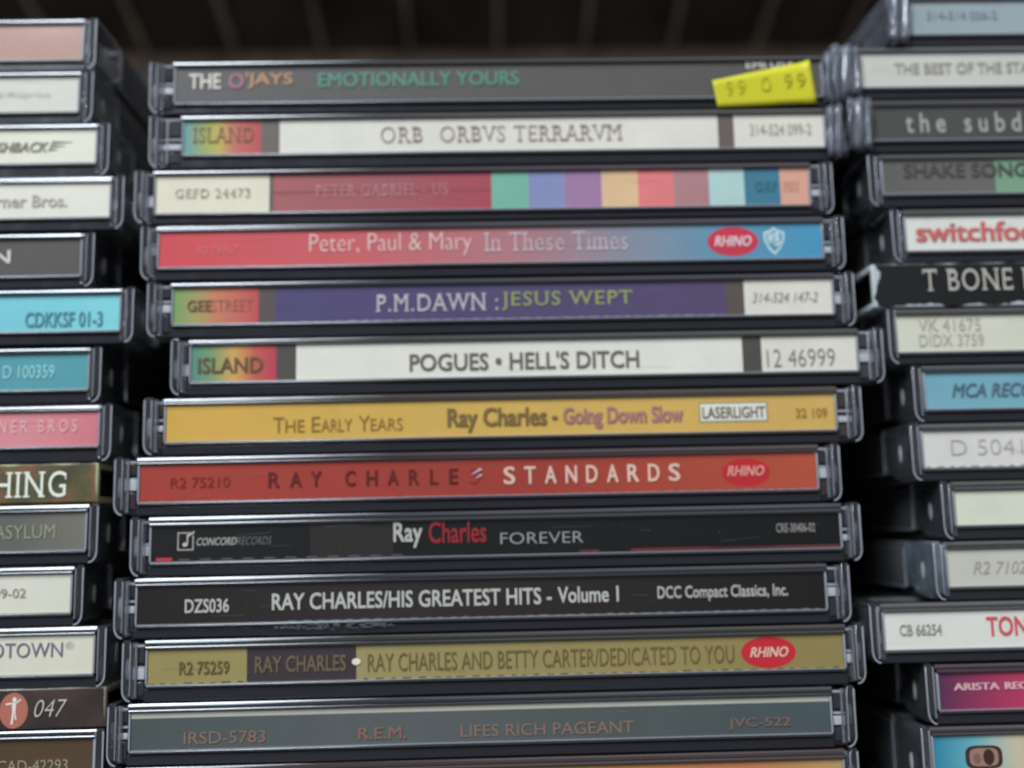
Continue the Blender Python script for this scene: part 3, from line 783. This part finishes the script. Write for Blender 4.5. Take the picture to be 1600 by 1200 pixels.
    dict(stack='l', kind='case', label='cd case with dull grey spine and pale olive capitals, under the mottled cardboard one', x=-128.68, z=-89.86, t=10.26, dy=0.0, yaw=0.0, zl=(2.4, 8.9), panels=[(-58.8, 60.13, [(0, (92, 90, 85)), (0.9, (94, 92, 87)), (1, (109, 106, 94))])], texts=[('ASYLUM', 44.96, 55.17, 0.32, 0.68, (138, 138, 113), 'r')], extra=[]),
    dict(stack='l', kind='case', label='cd case with cream spine and small grey digits, second above the pale pink-dotted sleeve', x=-130.93, z=-100.16, t=10.26, dy=0.3, yaw=0.0, zl=(2.4, 8.8), panels=[(-58.8, 60.15, (199, 195, 179))], texts=[('75599-02', 44.03, 52.78, 0.4, 0.64, (139, 133, 120), 'r')], extra=[]),
    dict(stack='l', kind='case', label='cd case with cream spine and thin navy capitals', x=-126.75, z=-110.26, t=10.26, dy=0.0, yaw=0.0, zl=(2.4, 8.8), panels=[(-58.8, 60.16, (199, 194, 175))], texts=[('MOTOWN', 40.99, 55.18, 0.44, 0.82, (103, 102, 118), 'r'), ('®', 55.6, 56.98, 0.64, 0.82, (123, 121, 132), 'l')], extra=[]),
    dict(stack='l', kind='card', label='glossy dark cardboard cd sleeve with a salmon disc emblem and white number', x=-126.59, z=-116.7, t=6.7, dy=0.0, yaw=0.0, zl=(0, 6.7), panels=[(-58.8, 58.8, 'glossdark')], texts=[('047', 50.8, 56.17, 0.3, 0.72, (176, 170, 160), 'li')], extra=[('disc', 45.02, 49.75, 0.04, 0.9, (164, 100, 86))]),
    dict(stack='l', kind='case', label='thick cd case with dark brown spine, lowest of the leftmost stack', x=-126.64, z=-133.35, t=16.65, dy=0.0, yaw=0.0, zl=(8.6, 15.1), panels=[(-58.8, 60.61, (79, 63, 46))], texts=[('CAD-42293', 45.13, 56.63, 0.22, 0.5, (141, 130, 107), 'r')], extra=[]),
    dict(stack='r', kind='case', label='cd case with blue-grey spine in crinkled clear wrap, topmost of the rightmost stack', x=138.13, z=1.34, t=10.26, dy=0.3, yaw=0.0, zl=(2.4, 8.9), panels=[(-59.27, 58.8, [(0, (137, 147, 149)), (0.3, (144, 155, 160)), (1, (141, 150, 155))])], texts=[('314-514 006-2', -55.08, -41.9, 0.42, 0.68, (111, 120, 123), 'r')], extra=[('wrap', -63.22, -58.91)]),
    dict(stack='r', kind='case', label='cd case with off-white spine and small grey capitals, wrapped end touching the yellow-stickered case stack', x=128.67, z=-8.91, t=10.26, dy=0.0, yaw=0.0, zl=(2.3, 9.0), panels=[(-59.42, 58.8, (185, 182, 172))], texts=[('THE BEST OF THE STAPLE', -52.54, -23.72, 0.36, 0.68, (144, 138, 128), 'b')], extra=[('wrap', -64.39, -59.42)]),
    dict(stack='r', kind='case', label='cd case with charcoal spine and widely spaced pale letters', x=130.37, z=-19.16, t=10.26, dy=0.0, yaw=0.0, zl=(2.4, 8.7), panels=[(-59.56, 58.8, (74, 73, 70))], texts=[('t h e   s u b d u e d', -52.96, -22.56, 0.2, 0.8, (155, 155, 148), 'b')], extra=[('wrap', -63.91, -59.68)]),
    dict(stack='r', kind='case', label='cd case with spine turning from grey to green', x=132.25, z=-29.46, t=10.26, dy=0.0, yaw=0.0, zl=(2.5, 8.8), panels=[(-59.7, -39.2, [(0, (92, 90, 85)), (1, (98, 96, 91))]), (-39.2, 58.8, (115, 144, 119))], texts=[('SHAKE SONGS', -55.96, -31.32, 0.46, 0.88, (73, 71, 67), 'b')], extra=[]),
    dict(stack='r', kind='case', label='cd case with white spine and bold rounded red lowercase letters', x=135.91, z=-39.76, t=10.26, dy=0.2, yaw=0.0, zl=(2.3, 8.7), panels=[(-59.72, 58.8, (202, 200, 190))], texts=[('switchfoot', -58.09, -33.88, 0.24, 0.82, (182, 97, 96), 'bb')], extra=[]),
    dict(stack='r', kind='card', label='black cardboard cd sleeve with chipped white edges and silver serif capitals', x=131.78, z=-47.9, t=8.1, dy=0.0, yaw=0.0, zl=(0, 8.1), panels=[(-58.8, 58.8, 'worn')], texts=[('T BONE BURNETT', -53.4, -15.53, 0.36, 0.86, (168, 164, 154), 'sb')], extra=[]),
    dict(stack='r', kind='case', label='cd case with cream spine and two stacked lines of grey catalogue numbers', x=133.83, z=-58.26, t=10.26, dy=0.0, yaw=0.0, zl=(2.3, 9.0), panels=[(-60.78, 58.8, (195, 192, 173))], texts=[('VK 41675', -57.01, -45.77, 0.54, 0.88, (160, 156, 141), 'r'), ('DIDX 3759', -57.01, -45.42, 0.14, 0.46, (160, 156, 141), 'r')], extra=[]),
    dict(stack='r', kind='case', label='cd case with sky blue spine and dark slanted capitals', x=137.53, z=-68.56, t=10.26, dy=0.0, yaw=0.0, zl=(2.4, 8.9), panels=[(-60.11, 58.8, [(0, (112, 156, 168)), (1, (105, 138, 152))])], texts=[('MCA RECORDS', -55.56, -35.6, 0.3, 0.68, (79, 100, 112), 'bi')], extra=[]),
    dict(stack='r', kind='case', label='cd case with pale pinkish white spine and thin widely set number', x=136.31, z=-78.86, t=10.26, dy=0.0, yaw=0.0, zl=(2.4, 8.9), panels=[(-60.13, 58.8, (199, 194, 187))], texts=[('D 50416', -55.39, -39.56, 0.32, 0.74, (165, 158, 161), 'l')], extra=[('perf', -59.91, -37.86, (120, 112, 106))]),
    dict(stack='r', kind='case', label='cd case with blank yellowish white spine, second above the one with red capitals', x=140.97, z=-89.06, t=10.26, dy=0.0, yaw=0.0, zl=(2.6, 8.5), panels=[(-60.03, 58.8, (198, 199, 179))], texts=[], extra=[]),
    dict(stack='r', kind='case', label='cd case with beige spine and faint slanted number, just above the one with red capitals', x=138.89, z=-99.36, t=10.26, dy=0.0, yaw=0.0, zl=(2.5, 8.8), panels=[(-59.95, 58.8, (183, 180, 166))], texts=[('R2 71022', -55.72, -45.03, 0.32, 0.66, (157, 153, 141), 'i')], extra=[]),
    dict(stack='r', kind='case', label='cd case with white spine, a small grey number and tall red capitals, jutting left', x=126.97, z=-109.56, t=10.26, dy=-0.5, yaw=0.0, zl=(2.4, 8.7), panels=[(-59.86, 58.8, (205, 202, 192))], texts=[('CB 66254', -57.44, -50.18, 0.36, 0.66, (146, 141, 131), 'b'), ('TONY BENNETT', -42.46, -18.11, 0.3, 0.82, (196, 85, 91), 'b')], extra=[]),
    dict(stack='r', kind='case', label='cd case with magenta spine and small white capitals', x=135.93, z=-119.86, t=10.26, dy=0.0, yaw=0.0, zl=(2.5, 8.6), panels=[(-60.1, 58.8, [(0, (84, 52, 78)), (0.06, (139, 55, 84)), (0.12, (168, 59, 89)), (0.4, (158, 60, 85)), (1, (114, 63, 89))])], texts=[('ARISTA', -57.69, -49.81, 0.52, 0.72, (204, 159, 165), 'bb'), ('RECORDS', -48.93, -39.05, 0.52, 0.72, (210, 160, 166), 'bb')], extra=[]),
    dict(stack='r', kind='case', label='cd case with rainbow spine and a dark rounded emblem, lowest of the rightmost stack', x=134.44, z=-133.35, t=13.45, dy=0.0, yaw=0.0, zl=(5.6, 11.9), panels=[(-60.33, 58.8, [(0, (51, 126, 151)), (0.06, (104, 163, 171)), (0.12, (188, 176, 146)), (0.17, (190, 152, 135)), (0.235, (181, 114, 114)), (0.245, (175, 61, 74)), (1, (162, 56, 73))])], texts=[], extra=[('pill', -55.13, -48.83, 0.12, 0.72, (66, 48, 44))]),
]


GROUP = {'c': 'cd cases stacked in the middle', 'l': 'cd cases in the leftmost stack', 'r': 'cd cases in the rightmost stack'}


# ------------------------------------------------------------------ setting
def simple(name, col, rough, scale):
    m, n, l, p = new_mat(name)
    tc = n.new('ShaderNodeTexCoord')
    no = n.new('ShaderNodeTexNoise'); no.inputs['Scale'].default_value = scale; no.inputs['Detail'].default_value = 6
    l.new(tc.outputs['Object'], no.inputs['Vector'])
    cr = n.new('ShaderNodeValToRGB')
    cr.color_ramp.elements[0].position, cr.color_ramp.elements[0].color = 0.3, (col[0] * .6, col[1] * .6, col[2] * .6, 1)
    cr.color_ramp.elements[1].position, cr.color_ramp.elements[1].color = 0.7, (col[0] * 1.3, col[1] * 1.3, col[2] * 1.3, 1)
    l.new(no.outputs['Fac'], cr.inputs['Fac']); l.new(cr.outputs['Color'], p.inputs['Base Color'])
    p.inputs['Roughness'].default_value = rough
    return m


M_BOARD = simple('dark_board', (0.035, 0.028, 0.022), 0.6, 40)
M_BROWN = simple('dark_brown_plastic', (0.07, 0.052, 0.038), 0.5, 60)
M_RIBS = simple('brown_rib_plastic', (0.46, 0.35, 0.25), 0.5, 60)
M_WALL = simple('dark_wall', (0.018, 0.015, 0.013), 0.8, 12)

m = Mesh(); m.box(-330, 330, -60, 196, -18, 0, M_BOARD, 1.0, 2)
o = m.build('floor'); o['kind'] = 'structure'
m = Mesh(); m.box(-330, 330, 200, 212, -18, 320, M_WALL)
o = m.build('back_wall'); o['kind'] = 'structure'

rack = bpy.data.objects.new('ribbed_rack', None)
COL.objects.link(rack)
rack.location = (0, 0.165, (DROP + 77) * MM)
rack['label'] = 'dark brown ribbed plastic rack behind and above the cd stacks, in shadow'
rack['category'] = 'rack'
ang = -math.radians(14)
tilt = bpy.data.objects
R = Matrix.Rotation(ang, 4, 'X')


def rack_part(name, mesh):
    o = mesh.build(name, rack)
    o.data.transform(R)
    return o


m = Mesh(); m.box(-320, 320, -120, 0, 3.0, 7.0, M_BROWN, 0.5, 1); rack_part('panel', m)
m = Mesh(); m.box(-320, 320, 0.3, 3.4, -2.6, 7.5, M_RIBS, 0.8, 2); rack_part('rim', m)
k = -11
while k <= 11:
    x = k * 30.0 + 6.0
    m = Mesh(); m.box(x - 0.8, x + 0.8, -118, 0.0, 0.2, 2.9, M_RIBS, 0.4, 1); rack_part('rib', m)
    k += 1

# ------------------------------------------------------------------ the cases
for n, c in enumerate(CASES):
    o = jewel_case(c, n) if c['kind'] == 'case' else card_case(c, n)
    o.location = (c['x'] * MM, (c['dy'] + random.uniform(-0.25, 0.25)) * MM, (DROP + c['z']) * MM)
    o.rotation_euler = (0, 0, math.radians(c['yaw']))
    o['label'] = c['label']
    o['category'] = 'cd case'
    o['group'] = GROUP[c['stack']]
